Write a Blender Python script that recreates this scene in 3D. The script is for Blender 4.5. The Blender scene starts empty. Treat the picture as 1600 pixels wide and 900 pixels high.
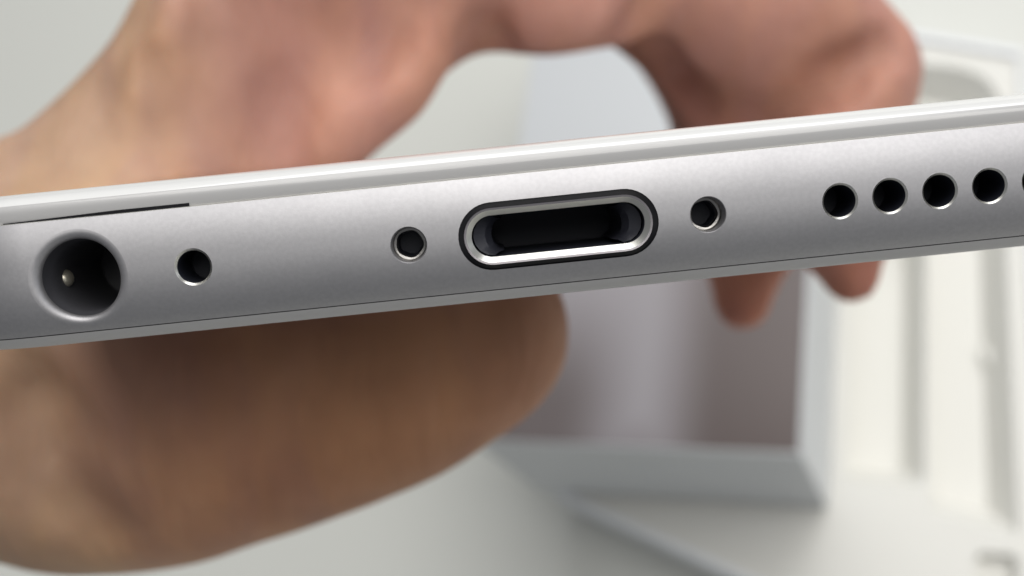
import bpy, math, random
import numpy as np
from mathutils import Matrix, Vector
from mathutils.geometry import delaunay_2d_cdt

S = bpy.context.scene
C = S.collection
MM = 0.001
R_ = math.radians

# ------------------------------------------------------------------ camera
# world: Z up, table at z = 0, X along the near edge of the box lid, Y away from the photographer
F = 1870.0                       # focal length in photo pixels (1600 wide)
CAM_H = 347.0                    # mm above the table
_down = np.array([750.0, -850.0, -1870.0]); _down /= np.linalg.norm(_down)     # gravity in camera axes (x right, y up, z back)
def _ray(px, py): return np.array([(px - 800.0) / F, (450.0 - py) / F, -1.0])
_l = np.cross(_ray(750, 691), _ray(1245, 713))
WX = np.cross(_l, _down); WX /= np.linalg.norm(WX)
if WX[0] < 0: WX = -WX
WZ = -_down
WY = np.cross(WZ, WX)
RCW = np.array([WX, WY, WZ])     # camera axes -> world axes
cam_d = bpy.data.cameras.new('camera')
cam = bpy.data.objects.new('camera', cam_d); C.objects.link(cam)
cam_d.sensor_width = 36.0
cam_d.lens = 36.0 * F / 1600.0
cam_d.clip_start = 0.002; cam_d.clip_end = 20.0
cam_d.dof.use_dof = True
cam_d.dof.focus_distance = 0.0556
cam_d.dof.aperture_fstop = 37.0
m4 = Matrix([list(RCW[i]) + [0.0] for i in range(3)] + [[0, 0, 0, 1]])
m4.translation = Vector((0, 0, CAM_H * MM))
cam.matrix_world = m4
S.camera = cam

def W(px, py, z):
    """point of the plane at height z (mm) seen at a photo pixel, world mm"""
    r = RCW @ _ray(px, py)
    t = (z - CAM_H) / r[2]
    return np.array([r[0] * t, r[1] * t, z])

# ------------------------------------------------------------------ light
S.view_settings.view_transform = 'Standard'
S.view_settings.look = 'None'
S.view_settings.exposure = 0.0
S.view_settings.gamma = 1.0
S.render.engine = 'CYCLES'
S.cycles.use_denoising = True
S.cycles.max_bounces = 8
world = bpy.data.worlds.new('World'); S.world = world
world.use_nodes = True
bg = world.node_tree.nodes['Background']
bg.inputs[0].default_value = (0.93, 0.96, 1.0, 1)
bg.inputs[1].default_value = 0.20

def area(name, loc, target, sx, sy, watt, col):
    d = bpy.data.lights.new(name, 'AREA'); d.shape = 'RECTANGLE'
    d.size = sx; d.size_y = sy; d.energy = watt; d.color = col
    o = bpy.data.objects.new(name, d); C.objects.link(o)
    o.location = loc
    o.rotation_euler = (Vector(target) - Vector(loc)).to_track_quat('-Z', 'Y').to_euler()
    return o
area('ceiling_lamp', (0.42, 0.38, 1.34), (0.05, 0.12, 0.05), 1.4, 1.0, 17.0, (1.0, 0.98, 0.94))
area('far_window', (0.15, 1.25, 0.95), (0.0, 0.1, 0.15), 1.2, 0.8, 8.0, (0.97, 0.98, 1.0))
area('side_window', (1.30, 0.25, 0.55), (0.05, 0.1, 0.1), 0.6, 0.6, 1.8, (0.90, 0.95, 1.0))

# ------------------------------------------------------------------ helpers
def link_mesh(name, verts, faces, mats, parent=None, smooth=True, scale=MM, mat_idx=None, normals=None):
    me = bpy.data.meshes.new(name)
    v = (np.asarray(verts, float) * scale)
    me.from_pydata(v.tolist(), [], [list(map(int, f)) for f in faces])
    if not isinstance(mats, (list, tuple)): mats = [mats]
    for m in mats: me.materials.append(m)
    if mat_idx is not None: me.polygons.foreach_set('material_index', np.asarray(mat_idx, np.int32))
    me.polygons.foreach_set('use_smooth', np.full(len(me.polygons), smooth))
    me.update()
    if normals is not None:
        me.normals_split_custom_set_from_vertices(np.asarray(normals, float).tolist())
    o = bpy.data.objects.new(name, me); C.objects.link(o)
    if parent: o.parent = parent
    return o

def tag(o, label=None, cat=None, group=None, kind=None):
    if label: o['label'] = label
    if cat: o['category'] = cat
    if group: o['group'] = group
    if kind: o['kind'] = kind
    return o

def empty(name, mat, parent=None):
    o = bpy.data.objects.new(name, None); C.objects.link(o)
    o.empty_display_size = 0.01
    if parent: o.parent = parent
    o.matrix_world = mat
    return o

def auto_smooth(o, deg=32):
    o.data.set_sharp_from_angle(angle=R_(deg))

class Loops:
    """stack of closed loops with equal counts -> skinned strip"""
    def __init__(self): self.v = []; self.f = []; self.n = 0
    def add(self, loops, closed=True, cap_last=False, flip=False):
        N = len(loops[0]); b = len(self.v)
        for L in loops: self.v += [tuple(p) for p in L]
        for i in range(len(loops) - 1):
            for j in range(N if closed else N - 1):
                k = (j + 1) % N
                q = (b + i * N + j, b + i * N + k, b + (i + 1) * N + k, b + (i + 1) * N + j)
                self.f.append(q[::-1] if flip else q)
        if cap_last:
            q = tuple(b + (len(loops) - 1) * N + j for j in range(N))
            self.f.append(q[::-1] if flip else q)
        return self
    def obj(self, name, mat, parent=None, deg=32):
        o = link_mesh(name, self.v, self.f, mat, parent); auto_smooth(o, deg); return o

# ------------------------------------------------------------------ materials
def mat(name, col, rough=0.5, metal=0.0, coat=0.0, sss=0.0, spec=0.5):
    m = bpy.data.materials.new(name); m.use_nodes = True
    b = m.node_tree.nodes['Principled BSDF']
    b.inputs['Base Color'].default_value = (*col, 1)
    b.inputs['Roughness'].default_value = rough
    b.inputs['Metallic'].default_value = metal
    b.inputs['Coat Weight'].default_value = coat
    b.inputs['Specular IOR Level'].default_value = spec
    return m
def node(m, t, **kw):
    n = m.node_tree.nodes.new(t)
    for k, v in kw.items():
        if k in n.inputs: n.inputs[k].default_value = v
        else: setattr(n, k, v)
    return n
def lk(m, a, ao, b, bi): m.node_tree.links.new(a.outputs[ao], b.inputs[bi])
def bsdf(m): return m.node_tree.nodes['Principled BSDF']
def noise_bump(m, scale, strength, dist, detail=3.0):
    tc = node(m, 'ShaderNodeTexCoord')
    nz = node(m, 'ShaderNodeTexNoise', Scale=scale, Detail=detail)
    bp = node(m, 'ShaderNodeBump', Strength=strength, Distance=dist)
    lk(m, tc, 'Object', nz, 'Vector'); lk(m, nz, 'Fac', bp, 'Height'); lk(m, bp, 'Normal', bsdf(m), 'Normal')
    return nz
def noise_color(m, scale, c1, c2, detail=4.0, lo=0.35, hi=0.65):
    tc = node(m, 'ShaderNodeTexCoord')
    nz = node(m, 'ShaderNodeTexNoise', Scale=scale, Detail=detail)
    rp = node(m, 'ShaderNodeValToRGB')
    rp.color_ramp.elements[0].position = lo; rp.color_ramp.elements[0].color = (*c1, 1)
    rp.color_ramp.elements[1].position = hi; rp.color_ramp.elements[1].color = (*c2, 1)
    lk(m, tc, 'Object', nz, 'Vector'); lk(m, nz, 'Fac', rp, 'Fac'); lk(m, rp, 'Color', bsdf(m), 'Base Color')

def add_specks(m):
    """sparse dust specks and uneven handling sheen"""
    b = bsdf(m); nt = m.node_tree
    src = b.inputs['Base Color'].links[0].from_socket
    tc = node(m, 'ShaderNodeTexCoord')
    vo = node(m, 'ShaderNodeTexVoronoi', Scale=420.0)
    lt = node(m, 'ShaderNodeMath', operation='LESS_THAN'); lt.inputs[1].default_value = 0.028
    sx = node(m, 'ShaderNodeSeparateColor')
    gt = node(m, 'ShaderNodeMath', operation='GREATER_THAN'); gt.inputs[1].default_value = 0.90
    mu = node(m, 'ShaderNodeMath', operation='MULTIPLY')
    mixn = node(m, 'ShaderNodeMixRGB', blend_type='MIX'); mixn.inputs['Color2'].default_value = (0.10, 0.095, 0.09, 1)
    lk(m, tc, 'Object', vo, 'Vector'); lk(m, vo, 'Distance', lt, 0); lk(m, vo, 'Color', sx, 0); lk(m, sx, 0, gt, 0)
    lk(m, lt, 0, mu, 0); lk(m, gt, 0, mu, 1); lk(m, mu, 0, mixn, 'Fac')
    nt.links.new(src, mixn.inputs['Color1']); lk(m, mixn, 'Color', b, 'Base Color')
    nz = node(m, 'ShaderNodeTexNoise', Scale=160.0, Detail=5.0)
    mr = node(m, 'ShaderNodeMapRange'); mr.inputs['To Min'].default_value = 0.52; mr.inputs['To Max'].default_value = 0.63
    lk(m, tc, 'Object', nz, 'Vector'); lk(m, nz, 'Fac', mr, 'Value'); lk(m, mr, 'Result', b, 'Roughness')

M_alu = mat('brushed_silver', (0.5, 0.5, 0.5), 0.58, 1.0)
noise_bump(M_alu, 16000.0, 0.25, 0.000008, 1.0)
noise_color(M_alu, 5000.0, (0.445, 0.438, 0.452), (0.475, 0.468, 0.482), 6.0)
add_specks(M_alu)
M_alu_edge = mat('polished_silver', (0.74, 0.73, 0.69), 0.34, 1.0)
noise_bump(M_alu_edge, 5000.0, 0.1, 0.00001)
M_ring = mat('port_ring_metal', (0.36, 0.34, 0.36), 0.35, 1.0)
noise_bump(M_ring, 6000.0, 0.15, 0.00001)
M_band = mat('antenna_plastic', (0.48, 0.47, 0.475), 0.45)
noise_bump(M_band, 6000.0, 0.15, 0.00001)
M_glass = mat('white_display_glass', (0.70, 0.70, 0.695), 0.14, 0.0, 0.4)
M_gedge = mat('glass_edge_grey', (0.45, 0.445, 0.445), 0.22, 0.0, 0.3)
noise_bump(M_gedge, 900.0, 0.02, 0.00001)
noise_bump(M_glass, 900.0, 0.02, 0.00001)
M_black = mat('black_rubber_and_shade', (0.006, 0.006, 0.008), 0.5, spec=0.2)  # rubber of the port seal, also the painted shade under the glass
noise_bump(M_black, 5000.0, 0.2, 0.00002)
M_groove = mat('groove_grey_plastic', (0.07, 0.07, 0.07), 0.6)
noise_bump(M_groove, 5000.0, 0.2, 0.00001)
M_hole = mat('dark_cavity', (0.012, 0.014, 0.024), 0.6)
noise_bump(M_hole, 3000.0, 0.2, 0.00003)
M_jack = mat('jack_plastic', (0.055, 0.055, 0.062), 0.42)
noise_bump(M_jack, 2500.0, 0.3, 0.00003)
M_screw = mat('screw_steel', (0.33, 0.32, 0.31), 0.36, 1.0)
noise_bump(M_screw, 4000.0, 0.5, 0.00003)
M_gold = mat('contact_metal', (0.82, 0.77, 0.64), 0.4, 0.8)
noise_bump(M_gold, 4000.0, 0.2, 0.00002)

# ------------------------------------------------------------------ table, tray, lid
M_table = mat('table_sheet', (0.66, 0.665, 0.625), 0.55)
noise_bump(M_table, 90.0, 0.12, 0.0004)
def poly_prism(name, pts, z0, z1, m, parent=None, bev=1.0):
    """prism with a small rounded top edge"""
    pts = np.array(pts)[:, :2]
    c = pts.mean(0)
    L = Loops()
    def inset(d):
        n = len(pts); out = []
        for i in range(n):
            a, b, e = pts[i - 1], pts[i], pts[(i + 1) % n]
            d1 = (b - a) / np.linalg.norm(b - a); d2 = (e - b) / np.linalg.norm(e - b)
            n1 = np.array([-d1[1], d1[0]]); n2 = np.array([-d2[1], d2[0]])
            bis = n1 + n2; bis /= (bis @ n1)
            out.append(b + bis * d)
        return np.array(out)
    loops = [[(*p, z0) for p in pts]]
    for k in range(5):
        a = k / 4 * math.pi / 2
        loops.append([(*p, z1 - bev + bev * math.sin(a)) for p in inset(bev * (1 - math.cos(a)))])
    L.add(loops, cap_last=True)
    b = len(L.v); 
    L.f.append(tuple(range(len(pts)))[::-1])
    return L.obj(name, m, parent, 50)

tv = []
for x, y in ((-900, -700), (900, -700), (900, 1100), (-900, 1100)): tv.append((x, y))
table = poly_prism('table', tv, -25, 0, M_table, None, 2.0)
tag(table, 'pale cream table top under the boxes', kind='structure')

TRAY_H = 24.0
LID_Z = TRAY_H + 52.0
def round_poly(pts, r, seg=6):
    pts = [np.array(p[:2], float) for p in pts]; n = len(pts); out = []
    for i in range(n):
        a, b, c = pts[i - 1], pts[i], pts[(i + 1) % n]
        rr = r[i] if isinstance(r, (list, tuple)) else r
        d1 = (a - b); d2 = (c - b)
        l1, l2 = np.linalg.norm(d1), np.linalg.norm(d2)
        rr = min(rr, 0.45 * l1, 0.45 * l2)
        p1, p2 = b + d1 / l1 * rr, b + d2 / l2 * rr
        for k in range(seg + 1):
            t = k / seg
            out.append((1 - t) ** 2 * p1 + 2 * t * (1 - t) * b + t * t * p2)
    return np.array(out)

def ccw(P):
    P = np.asarray(P)
    a = 0.5 * np.sum(P[:, 0] * np.roll(P[:, 1], -1) - np.roll(P[:, 0], -1) * P[:, 1])
    return P if a > 0 else P[::-1]

def inside(pt, poly):
    x, y = pt; c = False; n = len(poly); j = n - 1
    for i in range(n):
        xi, yi = poly[i]; xj, yj = poly[j]
        if (yi > y) != (yj > y) and x < (xj - xi) * (y - yi) / (yj - yi) + xi: c = not c
        j = i
    return c

def cdt_plate(outer, holes, extra=()):
    """triangulate a planar region with holes -> verts (n,2), faces"""
    vs, es = [], []
    for loop in [outer] + list(holes):
        b = len(vs); n = len(loop)
        vs += [Vector((float(p[0]), float(p[1]))) for p in loop]
        es += [(b + i, b + (i + 1) % n) for i in range(n)]
    vs += [Vector((float(p[0]), float(p[1]))) for p in extra]
    ov, oe, of, *_ = delaunay_2d_cdt(vs, es, [], 0, 1e-6)
    V = np.array([(v.x, v.y) for v in ov])
    faces = []
    for f in of:
        c = V[list(f)].mean(0)
        if not inside(c, outer): continue
        if any(inside(c, h) for h in holes): continue
        p = V[list(f)]
        a = (p[1, 0] - p[0, 0]) * (p[2, 1] - p[0, 1]) - (p[2, 0] - p[0, 0]) * (p[1, 1] - p[0, 1])
        faces.append(tuple(f) if a > 0 else tuple(f)[::-1])
    return V, faces

M_tray = mat('cream_moulded_plastic', (0.73, 0.722, 0.68), 0.42)
noise_bump(M_tray, 260.0, 0.08, 0.0003)
M_traybox = mat('white_card', (0.80, 0.82, 0.85), 0.5)
noise_bump(M_traybox, 500.0, 0.1, 0.0002)
tray = empty('storage_tray', Matrix.Translation((0, 0, 0)))
tag(tray, 'open cream packaging tray with moulded recesses lying on the table', 'tray')
t_out = [W(862, 770, TRAY_H), W(1330, 985, TRAY_H), W(1650, 1075, TRAY_H), W(1597, 78, TRAY_H), W(1150, 5, TRAY_H)]
t_out = ccw(np.array(t_out)[:, :2])
cx = t_out.mean(0)
def grow(P, d):
    c = P.mean(0); return np.array([p + (p - c) / np.linalg.norm(p - c) * d for p in P])
# card box round the insert
L = Loops()
rim_o, rim_i = t_out, grow(t_out, -2.2)
L.add([[(*p, 0.5) for p in rim_o], [(*p, TRAY_H) for p in rim_o], [(*p, TRAY_H) for p in rim_i], [(*p, TRAY_H - 4) for p in rim_i]])
L.obj('tray_wall', M_traybox, tray)
ZI = TRAY_H - 1.4
ins_o = grow(t_out, -2.3)
wide = ccw(round_poly([W(1345, 90, ZI), W(1562, 112, ZI), W(1592, 838, ZI), W(1455, 800, ZI), W(1448, 300, ZI), W(1345, 250, ZI)], [6, 14, 2, 2, 4, 3], 8))
slot = ccw(round_poly([W(1328, 300, ZI), W(1446, 330, ZI), W(1445, 762, ZI), W(1322, 752, ZI)], [4, 4, 4, 4], 6))
slot2 = ccw(round_poly([W(1525, 862, ZI), W(1590, 866, ZI), W(1600, 985, ZI), W(1520, 975, ZI)], 2.0, 5))
V, Fc = cdt_plate(ins_o, [wide, slot, slot2])
link_mesh('tray_insert', [(x, y, ZI) for x, y in V], Fc, M_tray, tray, smooth=False)
def recess(name, loop, depth, shift, shrink):
    c = loop.mean(0)
    def lp(t): return [(*(c + (p - c) * (1 - shrink * t) + np.array(shift) * t), ZI - depth * t) for p in loop]
    e = 0.06
    loops = [lp(0)] + [lp(t) for t in np.linspace(e, 1, 6)]
    return Loops().add(loops, cap_last=True).obj(name, M_tray, tray, 40)
recess('recess', wide, 10.0, (-5.0, 0.0), 0.10)
recess('recess', slot, 12.0, (-5.0, 0.0), 0.16)
recess('recess', slot2, 4.0, (-1.5, 0), 0.15)
# little raised tab in the wide recess
tab = [W(1532, 548, ZI - 9), W(1580, 540, ZI - 9), W(1580, 560, ZI - 9), W(1540, 574, ZI - 9)]
poly_prism('tab', ccw(np.array(tab)[:, :2]), ZI - 11.2, ZI - 7, M_tray, tray, 0.6)

# lid
M_lid = mat('lid_card', (0.60, 0.62, 0.64), 0.35)
noise_bump(M_lid, 400.0, 0.08, 0.0002)
M_lidtop = mat('lid_gloss_tones', (0.20, 0.175, 0.175), 0.30, 0.0, 0.0, spec=0.35)
noise_bump(M_lidtop, 60.0, 0.03, 0.0003)
lid = empty('box_lid', Matrix.Translation((0, 0, 0)))
tag(lid, 'mauve topped white cardboard box lid resting across the tray', 'box')
a0 = W(740, 690, LID_Z); b0 = W(1252, 711, LID_Z)
LEN = 148.0
dirx = (b0 - a0)[:2] / np.linalg.norm((b0 - a0)[:2])
diry = np.array([-dirx[1], dirx[0]])
lid_pts = ccw(np.array([a0[:2], b0[:2], b0[:2] + diry * LEN, a0[:2] + diry * LEN]))
poly_prism('lid_shell', lid_pts, TRAY_H + 0.3, LID_Z, M_lid, lid, 0.5)
# soft pale and dark mauve tones on the near part of the lid, the rest is plain glossy card
def lp2(u, v): return (lid_pts0 + dirx * u * LW + diry * v * LEN)
lid_pts0 = a0[:2]; LW = np.linalg.norm((b0 - a0)[:2])
NU, NV = 36, 36
lv, lc, lf = [], [], []
def sstep(a, b, x):
    t = min(max((x - a) / (b - a), 0.0), 1.0); return t * t * (3 - 2 * t)
for j in range(NV + 1):
    for i in range(NU + 1):
        u = 0.008 + 0.984 * i / NU; v = 0.004 + 0.42 * j / NV
        p = lp2(u, v); lv.append((p[0], p[1], LID_Z + 0.12))
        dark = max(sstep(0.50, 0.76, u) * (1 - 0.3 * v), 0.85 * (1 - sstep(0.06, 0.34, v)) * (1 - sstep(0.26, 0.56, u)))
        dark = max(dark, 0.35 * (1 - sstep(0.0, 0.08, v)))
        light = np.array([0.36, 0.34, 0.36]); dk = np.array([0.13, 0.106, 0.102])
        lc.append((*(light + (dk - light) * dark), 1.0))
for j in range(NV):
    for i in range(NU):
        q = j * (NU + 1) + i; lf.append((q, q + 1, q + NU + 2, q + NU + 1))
pr = link_mesh('lid_tone_panel', lv, lf, M_lidtop, lid)
ca_ = pr.data.color_attributes.new('print', 'FLOAT_COLOR', 'POINT')  # panel tones, darker at the right and near left
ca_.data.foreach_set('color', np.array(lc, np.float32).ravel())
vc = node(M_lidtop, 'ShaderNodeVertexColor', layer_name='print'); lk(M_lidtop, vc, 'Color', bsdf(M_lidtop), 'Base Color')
print('lid width', np.linalg.norm((b0 - a0)[:2]), 'bottom corner check', lid_pts)

# ------------------------------------------------------------------ phone frame
VP = (745.0, 275.0)
_y = _ray(*VP); _y /= np.linalg.norm(_y)
_roll = R_(5.75)
_x = np.array([math.cos(_roll), math.sin(_roll), 0.0]); _x -= _y * (_x @ _y); _x /= np.linalg.norm(_x)
_z = np.cross(_x, _y)
RP = np.array([_x, _y, _z])              # camera axes -> phone axes
PORT_Z = -0.45
DEPTH = 55.0
_pc = _ray(873, 359) * DEPTH             # port centre in camera space
_org = _pc - _z * PORT_Z                 # phone origin: middle of the bottom face
def P(px, py, D):
    """photo pixel at camera depth D (mm) -> phone frame (mm)"""
    return RP @ (_ray(px, py) * D - _org)
Rw = RCW @ RP.T
pm = Matrix([list(Rw[i]) + [0.0] for i in range(3)] + [[0, 0, 0, 1]])
pm.translation = Vector((RCW @ _org) * MM) + Vector((0, 0, CAM_H * MM))

phone = empty('phone', pm)
tag(phone, 'silver phone held edge on, its ports and speaker holes facing out', 'phone')
def PP(o):
    return o

HT = 3.66; PW = 33.55; PL = 138.3; CR = 9.2
def prof_y(z):
    t = min(abs(z) / HT, 0.9999)
    return 2.7 * (1 - (1 - t ** 2.3) ** (1 / 2.3))
def prof_n(z):
    e = 1e-3
    dy = (prof_y(z + e) - prof_y(z - e)) / (2 * e)
    n = np.array([-1.0, dy]); n /= np.linalg.norm(n)     # (y, z)
    if dy * z < 0: pass
    return n
Z_TOP, Z_LINE = 2.28, -2.98
def outline(inset, seg=14):
    """rounded rectangle, CCW from above, inset by d; starts at left end of the bottom side"""
    pts = []
    r = CR - inset
    def arc(cx, cy, a0, a1):
        for k in range(seg + 1):
            a = a0 + (a1 - a0) * k / seg
            pts.append((cx + r * math.cos(a), cy + r * math.sin(a)))
    arc(PW - CR, CR, -math.pi / 2, 0); arc(PW - CR, PL - CR, 0, math.pi / 2)
    arc(-PW + CR, PL - CR, math.pi / 2, math.pi); arc(-PW + CR, CR, math.pi, 1.5 * math.pi)
    return pts          # open run: from right end of bottom side round to the left end

XE = PW - CR
def pz(x, z): return (x, prof_y(z), z)
HC = -0.45
def circle(cx, cz, r, n=56): return np.array([(cx + r * math.cos(2 * math.pi * k / n), cz + r * math.sin(2 * math.pi * k / n)) for k in range(n)])
def stadium(cx, cz, hw, hh, n=20):
    out = []
    for k in range(n + 1):
        a = -math.pi / 2 + math.pi * k / n; out.append((cx + hw - hh + hh * math.cos(a), cz + hh * math.sin(a)))
    for k in range(9): out.append((cx + (hw - hh) * (1 - 2 * (k + 1) / 10), cz + hh))
    for k in range(n + 1):
        a = math.pi / 2 + math.pi * k / n; out.append((cx - hw + hh + hh * math.cos(a), cz + hh * math.sin(a)))
    for k in range(9): out.append((cx - (hw - hh) * (1 - 2 * (k + 1) / 10), cz - hh))
    return np.array(out)
X_JACK, X_MIC = -22.05, -16.80
X_SCREW = (-6.92, 6.93)
X_SPK = [13.08 + 2.335 * k for k in range(5)]
R_JACK, R_MIC, R_SCREW, R_SPK = 2.26, 0.86, 0.85, 0.84
port_o = stadium(0, PORT_Z, 4.63, 1.57)
holes = [circle(X_JACK, HC, R_JACK, 72), circle(X_MIC, HC, R_MIC), port_o] + [circle(x, HC, R_SCREW) for x in X_SCREW] + [circle(x, HC, R_SPK) for x in X_SPK]
zs = np.concatenate([np.linspace(Z_LINE, -2.4, 8), np.linspace(-2.3, 2.2, 37), [Z_TOP]])
outer = [(x, Z_LINE) for x in np.linspace(-XE, XE, 98)] + [(XE, z) for z in zs[1:-1]] + [(x, Z_TOP) for x in np.linspace(XE, -XE, 98)] + [(-XE, z) for z in zs[1:-1][::-1]]
def near_hole(x, z):
    for h in ((X_JACK, HC, R_JACK), (X_MIC, HC, R_MIC), *((x_, HC, R_SCREW) for x_ in X_SCREW), *((x_, HC, R_SPK) for x_ in X_SPK)):
        if (x - h[0]) ** 2 + (z - h[1]) ** 2 < (h[2] + 0.07) ** 2: return True
    dx = max(abs(x) - (4.63 - 1.57), 0)
    return dx * dx + (z - PORT_Z) ** 2 < 1.64 ** 2
extra = [(x, z) for x in np.linspace(-XE, XE, 98)[1:-1] for z in zs[1:-1] if not near_hole(x, z)]
V, Fc = cdt_plate(outer, holes, extra)
hv = [pz(x, z) for x, z in V]
hn = [(0, *prof_n(z)) for x, z in V]
# flip so that faces look towards -y
hf = list(Fc)
def swept(zrow, seg=14):
    """open strips round the remaining outline for a list of (inset, z, normal)"""
    rows = [[(x, y, z) for x, y in outline(i, seg)] for i, z in zrow]
    return rows
def add_sweep(V_, N_, F_, zrow, nrm, seg=14):
    rows = swept(zrow, seg); n = len(rows[0]); b = len(V_)
    base = outline(0, seg); 
    for r, row in enumerate(rows):
        out = outline(zrow[r][0], seg)
        for j, p in enumerate(row):
            V_.append(p)
            # outward direction in plan
            x, y = p[0], p[1]
            qx = min(max(x, -PW + CR), PW - CR); qy = min(max(y, CR), PL - CR)
            d = np.array([x - qx, y - qy]); l = np.linalg.norm(d)
            d = d / l if l > 1e-6 else np.array([0, -1.0])
            N_.append((d[0] * -nrm[r][0], d[1] * -nrm[r][0], nrm[r][1]))
    for r in range(len(rows) - 1):
        for j in range(n - 1):
            F_.append((b + r * n + j, b + r * n + j + 1, b + (r + 1) * n + j + 1, b + (r + 1) * n + j))
add_sweep(hv, hn, hf, [(prof_y(z), z) for z in zs], [prof_n(z) for z in zs])
link_mesh('housing', hv, hf, M_alu, phone, normals=hn)

def ring_sweep(name, rows, m, deg=40, n=30, parent=phone, cap=None):
    """closed sweep of (inset, z) rows round the outline"""
    loops = []
    for i, z in rows:
        o = outline(i); loops.append([(x, y, z) for x, y in o])
    L = Loops(); L.add(loops, cap_last=bool(cap))
    return L.obj(name, m, parent, deg)
yt, yl = prof_y(Z_TOP), prof_y(Z_LINE)
ring_sweep('housing_lip', [(yt, Z_TOP), (yt + 0.05, Z_TOP + 0.04), (yt + 0.30, Z_TOP + 0.05), (yt + 0.32, Z_TOP - 0.4)], M_alu_edge)
ring_sweep('groove', [(yl + 0.10, Z_LINE - 0.09), (yl + 0.09, Z_LINE + 0.02), (yl, Z_LINE)], M_groove)
zb = np.linspace(Z_LINE - 0.055, -HT + 0.002, 14)
brow = [(prof_y(zb[0]) + 0.12, zb[0])] + [(prof_y(z) + 0.0, z) for z in zb] + [(3.6, -HT), (6.0, -HT)]
ring_sweep('antenna_band', brow[::-1], M_band, 60)
L = Loops(); L.add([[(x, y, -HT) for x, y in outline(6.02)], [(x, y, -HT - 0.0) for x, y in outline(6.03)]], cap_last=True, flip=True); L.obj('back_panel', M_alu, phone)
# display glass with rounded edge
g0 = yt + 0.07
zm = Z_TOP + 0.52
gr = [(g0 + 0.6, Z_TOP)]
for k in range(0, 9):
    a = k / 8 * math.pi / 2
    gr.append((g0 + 0.12 * (1 - math.sin(a)), zm - 0.50 * math.cos(a)))
GT = HT - zm
for k in range(1, 17):
    a = k / 16 * math.pi / 2
    gr.append((g0 + 1.7 * (1 - math.cos(a)), zm + GT * math.sin(a)))
cut = 13
ring_sweep('glass_edge', gr[:cut + 1], M_gedge, 60)
ring_sweep('display_glass', gr[cut:], M_glass, 60, cap=True)
# screen and round button; screen made pale to bounce light onto the palm
M_screen = mat('pale_screen_bounce', (0.66, 0.67, 0.68), 0.12, 0.0, 0.3); noise_bump(M_screen, 500.0, 0.01, 0.00001)
sp = round_poly([(-29.3, 17.2), (29.3, 17.2), (29.3, 121.2), (-29.3, 121.2)], 0.4, 3)
Loops().add([[(x, y, HT - 0.05) for x, y in sp], [(x, y, HT + 0.012) for x, y in sp]], cap_last=True).obj('screen', M_screen, phone)
bc = circle(0, 9.6, 5.4, 48)
Loops().add([[(x, y, HT - 0.05) for x, y in bc], [(x, y, HT + 0.02) for x, y in bc], [(x * 0.93, 9.6 + (y - 9.6) * 0.93, HT + 0.015) for x, y in bc], [(x * 0.5, 9.6 + (y - 9.6) * 0.5, HT + 0.006) for x, y in bc]], cap_last=True).obj('home_button', M_glass, phone)
# black strip painting the shade in the gap under the glass's left end
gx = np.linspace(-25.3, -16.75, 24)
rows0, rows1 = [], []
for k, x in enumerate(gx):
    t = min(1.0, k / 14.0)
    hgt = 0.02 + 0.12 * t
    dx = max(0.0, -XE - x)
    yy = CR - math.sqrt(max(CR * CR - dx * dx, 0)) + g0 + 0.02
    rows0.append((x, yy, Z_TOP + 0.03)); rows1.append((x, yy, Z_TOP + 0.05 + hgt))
L = Loops(); L.add([rows0, rows1, [(a, b + 0.4, c) for a, b, c in rows1]], closed=False); L.obj('gap_shade', M_black, phone)

# ---- openings
def opening(parent, loop2, rows, m, name, cap=False, center=None, deg=32):
    """rows: list of (shrink mm, depth below surface or None) ; loop2 is the opening in x,z"""
    c = np.array(loop2).mean(0)
    loops = []
    for sh, dep, flat in rows:
        lp = []
        for k, p in enumerate(loop2):
            if callable(sh): q = sh(k)
            else:
                q = p
                if sh:
                    n = loop_n[id(loop2)][k]; q = p - n * sh
            y = dep if flat else prof_y(q[1]) + dep
            lp.append((q[0], y, q[1]))
        loops.append(lp)
    return Loops().add(loops, cap_last=cap, flip=True).obj(name, m, parent, deg)
loop_n = {}
def reg(loop):
    n = []
    N = len(loop)
    for k in range(N):
        d = loop[(k + 1) % N] - loop[k - 1]; d /= np.linalg.norm(d); n.append(np.array([d[1], -d[0]]))
    loop_n[id(loop)] = n
    return loop
sub = lambda name, parent: tag(empty(name, pm, parent))
def child_empty(name, parent):
    o = bpy.data.objects.new(name, None); C.objects.link(o); o.parent = parent; o.empty_display_size = 0.002
    return o
keep = []
# headphone jack
lp = reg(circle(X_JACK, HC, R_JACK, 72)); keep.append(lp)
jk = opening(phone, lp, [(0.46, 0.50, False), (0.48, 1.2, True), (0.56, 1.35, True), (0.58, 9.0, True)], M_jack, 'headphone_jack', cap=True)
opening(jk, lp, [(0.46 * math.sin(a), 0.50 * (1 - math.cos(a)), False) for a in np.linspace(0, math.pi / 2, 9)], M_alu, 'rim', deg=70)
# spring contact on the left wall of the jack
def blob(name, c, r, m, parent, n=10):
    L = Loops(); loops = []
    for i in range(1, n):
        a = math.pi * i / n
        loops.append([(c[0] + r[0] * math.sin(a) * math.cos(b), c[1] - r[1] * math.cos(a), c[2] + r[2] * math.sin(a) * math.sin(b)) for b in np.linspace(0, 2 * math.pi, 14, endpoint=False)])
    L.add(loops, cap_last=True)
    L.f.append(tuple(range(14))[::-1])
    return L.obj(name, m, parent, 60)
blob('contact_pin', (X_JACK - 1.78, 3.4, HC - 0.1), (0.42, 0.55, 0.46), M_gold, jk)
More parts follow.
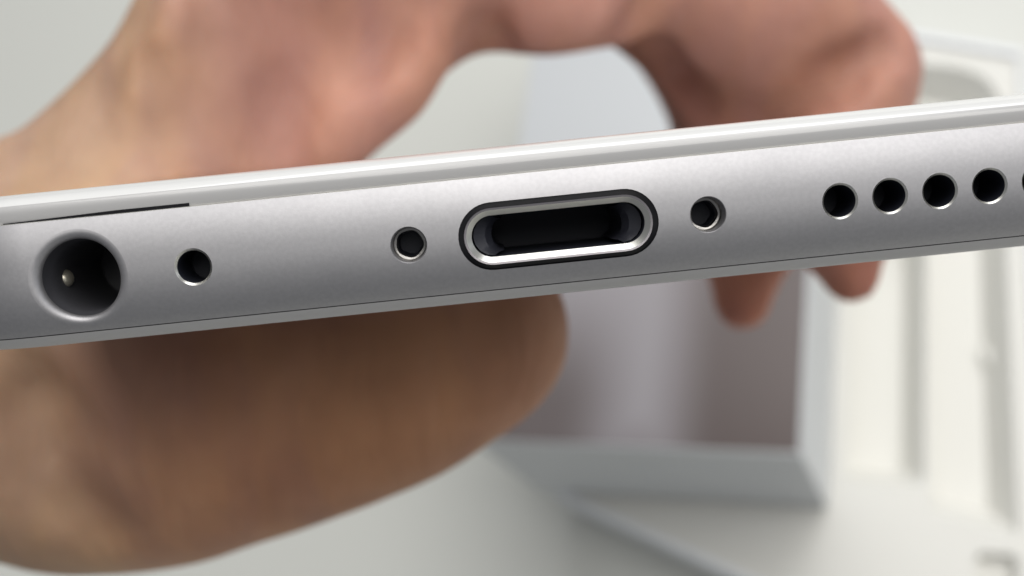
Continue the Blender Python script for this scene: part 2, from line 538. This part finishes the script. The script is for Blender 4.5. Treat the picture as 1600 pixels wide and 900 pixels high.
# microphone hole
def small_hole(name, x, r, ch, m_rim, depth=3.0):
    lp = reg(circle(x, HC, r)); keep.append(lp)
    h = opening(phone, lp, [(ch, ch * 1.1, False), (ch, depth, True)], M_hole, name, cap=True)
    opening(h, lp, [(0, 0, False), (ch, ch * 1.1, False)], m_rim, 'rim')
    return h
small_hole('microphone_hole', X_MIC, R_MIC, 0.10, M_alu_edge)
for x in X_SPK: small_hole('speaker_hole', x, R_SPK, 0.09, M_alu_edge)
# screws
for x in X_SCREW:
    lp = reg(circle(x, HC, R_SCREW)); keep.append(lp)
    star = [lp[k] * 0 + np.array([x, HC]) + (lp[k] - np.array([x, HC])) / R_SCREW * 0.60 * (1 + 0.035 * math.cos(5 * 2 * math.pi * k / len(lp) + 0.6)) for k in range(len(lp))]
    sc = opening(phone, lp, [(0.07, 0.80, True), (0.12, 1.0, True), (lambda k: star[k] + (lp[k] - star[k]) * 0.15, 1.02, True), (lambda k: star[k], 1.10, True), (lambda k: star[k], 1.5, True)], M_screw, 'screw')
    opening(sc, lp, [(0, 0, False), (0.03, 0.04, False), (0.07, 0.80, True)], M_alu, 'bore')
    opening(sc, lp, [(lambda k: star[k], 1.5, True), (lambda k: np.array([x, HC]) + (star[k] - np.array([x, HC])) * 0.9, 2.4, True)], M_hole, 'socket', cap=True)
# charging port
lp = reg(port_o); keep.append(lp)
port = opening(phone, lp, [(0.61, 0.30, True), (0.63, 6.5, True)], M_hole, 'charging_port', cap=True)
opening(port, lp, [(0, 0, False), (0.02, 0.06, False), (0.25, 0.10, True), (0.26, 0.2, True)], M_black, 'port_seal')
opening(port, lp, [(0.255, 0.16, True), (0.265, 0.06, True), (0.36, 0.07, True)], M_ring, 'port_ring')
opening(port, lp, [(0.36, 0.07, True), (0.61, 0.30, True)], M_alu_edge, 'port_bevel')
M_latch = mat('latch_steel', (0.024, 0.025, 0.034), 0.4, 0.2); noise_bump(M_latch, 4000.0, 0.3, 0.00003)
for s in (-1, 1):
    L = Loops(); loops = []
    for k in range(9):
        a = -math.pi / 2 + math.pi * k / 8
        loops.append([(s * (3.02 + 0.93 * math.cos(a)), 0.9, PORT_Z + 0.93 * math.sin(a)), (s * (2.8 + 0.60 * math.cos(a)), 1.1, PORT_Z + 0.80 * math.sin(a)), (s * (2.55 + 0.55 * math.cos(a)), 1.5, PORT_Z + 0.76 * math.sin(a)), (s * (2.5 + 0.5 * math.cos(a)), 5.5, PORT_Z + 0.72 * math.sin(a))])
    L.add(loops, closed=False, flip=(s > 0)); L.obj('latch', M_latch, port)
# ------------------------------------------------------------------ hand
def H(px, py, D, rpx):
    p = P(px, py, D); return (*p, rpx * D / F)
CH = {
 # each chain: blend k, list of joints
 'palm': (4.0, [H(-150, 540, 108, 170), H(255, 285, 112, 182), H(438, 66, 116, 206), H(575, -150, 120, 300)]),
 'palm_back': (8.0, [H(-150, 530, 118, 160), H(275, 315, 140, 130), H(520, -30, 150, 155), H(680, -200, 150, 180)]),
 'heel': (8.0, [H(-150, 480, 106, 200), H(-170, 545, 102, 245), H(140, 598, 101, 262)]),
 'wrist': (10.0, [H(-150, 510, 108, 200), H(-620, 590, 110, 300), H(-1100, 640, 112, 320)]),
 'thumb': (7.0, [H(140, 598, 101, 262), H(300, 600, 101, 252), H(430, 585, 100, 228), H(540, 564, 99.5, 206), H(630, 543, 99, 188), H(732, 520, 98, 158)]),
 'index_base': (1.6, [H(640, -190, 122, 180), H(750, -76, 122, 146), H(850, -64, 122, 138), H(945, -62, 124, 134)]),
 'middle_finger': (2.0, [H(640, -210, 146, 130), H(1035, -35, 140, 118), H(1172, 112, 140, 122), H(1172, 330, 142, 92), H(1160, 472, 142, 45)]),
 'index_finger': (1.6, [H(980, -130, 126, 130), H(1200, 0, 130, 140), H(1318, 115, 130, 108), H(1306, 330, 128, 88), H(1330, 432, 128, 44)]),
 'ring_finger': (2.0, [H(700, -220, 164, 110), H(1010, -80, 162, 105), H(1160, 80, 160, 92), H(1190, 240, 160, 80), H(1170, 320, 160, 60)]),
 'little_finger': (2.0, [H(700, -160, 178, 90), H(980, -40, 178, 82), H(1100, 110, 176, 74), H(1125, 240, 176, 64), H(1110, 310, 176, 50)]),
}
def sdf_capsule(G, a, b):
    pa, ra = np.array(a[:3]), a[3]; pb, rb = np.array(b[:3]), b[3]
    d = pb - pa; L2 = d @ d
    t = np.clip(((G[0] - pa[0]) * d[0] + (G[1] - pa[1]) * d[1] + (G[2] - pa[2]) * d[2]) / L2, 0, 1)
    q = np.sqrt((G[0] - pa[0] - t * d[0]) ** 2 + (G[1] - pa[1] - t * d[1]) ** 2 + (G[2] - pa[2] - t * d[2]) ** 2)
    tt = t
    return q - (ra + (rb - ra) * tt)
def smin(a, b, k):
    h = np.maximum(k - np.abs(a - b), 0) / k
    return np.minimum(a, b) - h * h * k * 0.25
def smax(a, b, k): return -smin(-a, -b, k)
allp = np.array([p for k, c in CH.values() for p in c])
lo = (allp[:, :3] - allp[:, 3:4]).min(0) - 3; hi = (allp[:, :3] + allp[:, 3:4]).max(0) + 3
lo[0] = max(lo[0], -84)
VX = 1.0
ax = [np.arange(lo[i], hi[i], VX, dtype=np.float32) for i in range(3)]
G = np.meshgrid(*ax, indexing='ij')
D = np.full(G[0].shape, 1e3, np.float32)
for name, (k, c) in CH.items():
    d = np.full(G[0].shape, 1e3, np.float32)
    for a, b in zip(c[:-1], c[1:]): d = smin(d, sdf_capsule(G, a, b).astype(np.float32), 3.0)
    D = smin(D, d, k)
def crease(pts, r, k=2.5):
    global D
    for a, b in zip(pts[:-1], pts[1:]):
        D = smax(D, -sdf_capsule(G, (*a, r), (*b, r)).astype(np.float32), k)
def surf(px, py, D0=85.0, D1=190.0):
    prev = None
    for d in np.arange(D0, D1, 0.5):
        p = P(px, py, d); i = np.round((p - lo) / VX).astype(int)
        if (i < 0).any() or (i >= np.array(D.shape)).any(): continue
        if D[tuple(i)] < 0: return p
    return None
def fold(pix, r, k=2.0, lift=0.0):
    pts = [surf(*q) for q in pix]
    pts = [p for p in pts if p is not None]
    if len(pts) > 1: crease(pts, r, k)
def pad(pix, rpx, k, embed=0.55):
    """a soft pad of flesh or a tendon ridge raised on the surface"""
    global D
    pts = []
    for (x, y), r in zip(pix, rpx):
        q = surf(x, y)
        if q is None: continue
        v = q - P(0, 0, 0) ; v = v / np.linalg.norm(v)
        dpt = (q - CAMP) @ RP[:, 2] * -1
        rr = r * dpt / F
        pts.append((*(q + (q - CAMP) / np.linalg.norm(q - CAMP) * rr * embed), rr))
    for a, b_ in zip(pts[:-1], pts[1:]): D = smin(D, sdf_capsule(G, a, b_).astype(np.float32), k)
CAMP = P(800, 450, 0.0)
pad([(680, 20), (590, 120), (500, 220)], (75, 82, 75), 2.2)
pad([(530, 10), (450, 130), (400, 235)], (45, 42, 36), 1.6)
pad([(400, 10), (372, 110), (320, 230)], (42, 38, 36), 1.6)
pad([(300, 20), (270, 130), (215, 250)], (55, 55, 50), 2.2)
pad([(820, 20), (900, 10)], (60, 55), 2.0)
fold([(470, -10), (450, 50), (415, 115), (385, 190), (352, 262)], 2.2, 3.5)
fold([(600, -30), (525, 60), (450, 150), (430, 240)], 2.0, 3.5)
fold([(700, -15), (735, 40), (780, 75)], 1.8, 3.0)
fold([(345, -10), (340, 70), (318, 130), (290, 200)], 1.8, 3.5)
fold([(640, -20), (600, 50), (560, 110)], 1.2, 4.0)
fold([(235, 110), (240, 200), (220, 290)], 1.3, 3.0)
fold([(150, 130), (165, 210), (145, 300)], 1.0, 3.0)
fold([(1035, 60), (1060, 110), (1100, 160)], 1.3, 3.0)
fold([(1215, 182), (1295, 128), (1375, 75)], 1.9, 3.0)
fold([(940, 85), (995, 50), (1020, -15)], 1.6, 2.5)
fold([(40, 580), (110, 680), (140, 790)], 1.2, 3.0)
fold([(10, 660), (70, 770), (170, 845)], 1.2, 3.0)
fold([(20, 560), (60, 620), (70, 700)], 0.9, 3.0)
# flesh closes round the phone
bx = np.maximum(np.abs(G[0]) - (PW - 3.55), 0); bz = np.abs(G[2])
ph = np.sqrt(bx ** 2 + 0 * bz)
qx = np.abs(G[0]) - PW; qz = np.abs(G[2]) - HT; qy = np.maximum(0.0 - G[1], G[1] - PL)
rr = 3.0
e = np.sqrt(np.maximum(qx + rr, 0) ** 2 + np.maximum(qz + rr, 0) ** 2) - rr + np.minimum(np.maximum(qx + rr, qz + rr), 0)
phd = np.maximum(e, qy).astype(np.float32)
D = smax(D, -(phd - 0.05), 0.8)
def surface_nets(D, lo, h):
    s = D < 0
    nx, ny, nz = D.shape
    cnt = np.zeros((nx - 1, ny - 1, nz - 1), np.int32); 
    for i in (0, 1):
        for j in (0, 1):
            for k in (0, 1): cnt += s[i:nx - 1 + i, j:ny - 1 + j, k:nz - 1 + k]
    act = (cnt > 0) & (cnt < 8)
    idx = -np.ones(act.shape, np.int64); ids = np.argwhere(act); idx[act] = np.arange(len(ids))
    acc = np.zeros((len(ids), 3)); n = np.zeros(len(ids))
    cor = [(0, 0, 0), (1, 0, 0), (0, 1, 0), (1, 1, 0), (0, 0, 1), (1, 0, 1), (0, 1, 1), (1, 1, 1)]
    I, J, K = ids.T
    for a in range(8):
        for b in range(a + 1, 8):
            ca, cb = np.array(cor[a]), np.array(cor[b])
            if np.abs(ca - cb).sum() != 1: continue
            da = D[I + ca[0], J + ca[1], K + ca[2]]; db = D[I + cb[0], J + cb[1], K + cb[2]]
            m = (da < 0) != (db < 0)
            t = np.where(m, da / np.where(m, da - db, 1), 0)
            acc += np.where(m[:, None], ca + (cb - ca) * t[:, None], 0); n += m
    V = (ids + acc / n[:, None]) * h + lo
    Fs = []
    for axis in range(3):
        sl0 = [slice(None)] * 3; sl1 = [slice(None)] * 3
        sl0[axis] = slice(0, -1); sl1[axis] = slice(1, None)
        a, b = s[tuple(sl0)], s[tuple(sl1)]
        e = np.argwhere(a != b)
        u, v = (axis + 1) % 3, (axis + 2) % 3
        ok = (e[:, u] > 0) & (e[:, v] > 0) & (e[:, u] < D.shape[u] - 1) & (e[:, v] < D.shape[v] - 1)
        e = e[ok]
        if not len(e): continue
        du = np.zeros(3, int); du[u] = 1; dv = np.zeros(3, int); dv[v] = 1
        q = [e - du - dv, e - dv, e, e - du]
        f = np.stack([idx[tuple(p.T)] for p in q], 1)
        inside_first = a[tuple(e.T)]
        f = np.where(inside_first[:, None], f, f[:, ::-1])
        Fs.append(f)
    return V, np.concatenate(Fs)
HV, HF = surface_nets(D, lo, VX)
HF = HF[(HF >= 0).all(1)]

M_skin = mat('skin', (0.5, 0.3, 0.22), 0.62, spec=0.3)
b = bsdf(M_skin)
b.inputs['Subsurface Weight'].default_value = 0.25
b.inputs['Subsurface Radius'].default_value = (1.0, 0.36, 0.2)
b.inputs['Subsurface Scale'].default_value = 0.003
at = node(M_skin, 'ShaderNodeVertexColor', layer_name='flush')
tc = node(M_skin, 'ShaderNodeTexCoord')
n1 = node(M_skin, 'ShaderNodeTexNoise', Scale=110.0, Detail=5.0)
rp = node(M_skin, 'ShaderNodeValToRGB')
rp.color_ramp.elements[0].position = 0.3; rp.color_ramp.elements[0].color = (0.80, 0.74, 0.72, 1)
rp.color_ramp.elements[1].position = 0.7; rp.color_ramp.elements[1].color = (1.12, 1.1, 1.08, 1)
mx = node(M_skin, 'ShaderNodeMixRGB', blend_type='MULTIPLY', Fac=1.0)
lk(M_skin, tc, 'Object', n1, 'Vector'); lk(M_skin, n1, 'Fac', rp, 'Fac')
lk(M_skin, at, 'Color', mx, 'Color1'); lk(M_skin, rp, 'Color', mx, 'Color2'); n3 = node(M_skin, 'ShaderNodeTexNoise', Scale=75.0, Detail=6.0, Distortion=0.8)
mp3 = node(M_skin, 'ShaderNodeMapping'); mp3.inputs['Scale'].default_value = (1.6, 0.5, 0.6); mp3.inputs['Rotation'].default_value = (0, 0.55, 0.2)
rp3 = node(M_skin, 'ShaderNodeValToRGB')
rp3.color_ramp.elements[0].position = 0.36; rp3.color_ramp.elements[0].color = (0.92, 0.90, 0.97, 1)
rp3.color_ramp.elements[1].position = 0.62; rp3.color_ramp.elements[1].color = (1.05, 1.03, 0.96, 1)
mx3 = node(M_skin, 'ShaderNodeMixRGB', blend_type='MULTIPLY', Fac=1.0)
lk(M_skin, tc, 'Object', mp3, 'Vector'); lk(M_skin, mp3, 'Vector', n3, 'Vector'); lk(M_skin, n3, 'Fac', rp3, 'Fac')
lk(M_skin, mx, 'Color', mx3, 'Color1'); lk(M_skin, rp3, 'Color', mx3, 'Color2'); lk(M_skin, mx3, 'Color', b, 'Base Color')
mp = node(M_skin, 'ShaderNodeMapping'); mp.inputs['Scale'].default_value = (1.0, 0.35, 0.35); mp.inputs['Rotation'].default_value = (0, 0.6, 0.3)
n2 = node(M_skin, 'ShaderNodeTexNoise', Scale=300.0, Detail=5.0, Distortion=0.6)
bp = node(M_skin, 'ShaderNodeBump', Strength=0.4, Distance=0.0012)
lk(M_skin, tc, 'Object', mp, 'Vector'); lk(M_skin, mp, 'Vector', n2, 'Vector'); lk(M_skin, n2, 'Fac', bp, 'Height'); lk(M_skin, bp, 'Normal', b, 'Normal')

hand = link_mesh('hand', HV, HF, M_skin, None)
hand.matrix_world = pm
tag(hand, 'bare hand gripping the silver phone, thumb under it and fingers over it', 'hand')
# tan on the back and wrist, pinker on the palm and fingertips
tan = np.array([0.45, 0.305, 0.205]); pink = np.array([0.49, 0.262, 0.20])
w = np.clip((HV[:, 0] + 36) / 16, 0, 1)
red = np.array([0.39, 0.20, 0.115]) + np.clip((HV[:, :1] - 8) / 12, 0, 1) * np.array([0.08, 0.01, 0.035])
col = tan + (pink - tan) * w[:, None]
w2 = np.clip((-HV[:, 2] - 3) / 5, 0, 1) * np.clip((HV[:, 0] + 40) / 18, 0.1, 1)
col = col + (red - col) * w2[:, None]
ca = hand.data.color_attributes.new('flush', 'FLOAT_COLOR', 'POINT')
ca.data.foreach_set('color', np.concatenate([col, np.ones((len(col), 1))], 1).astype(np.float32).ravel())
sm = hand.modifiers.new('smooth', 'SMOOTH'); sm.factor = 0.5; sm.iterations = 4
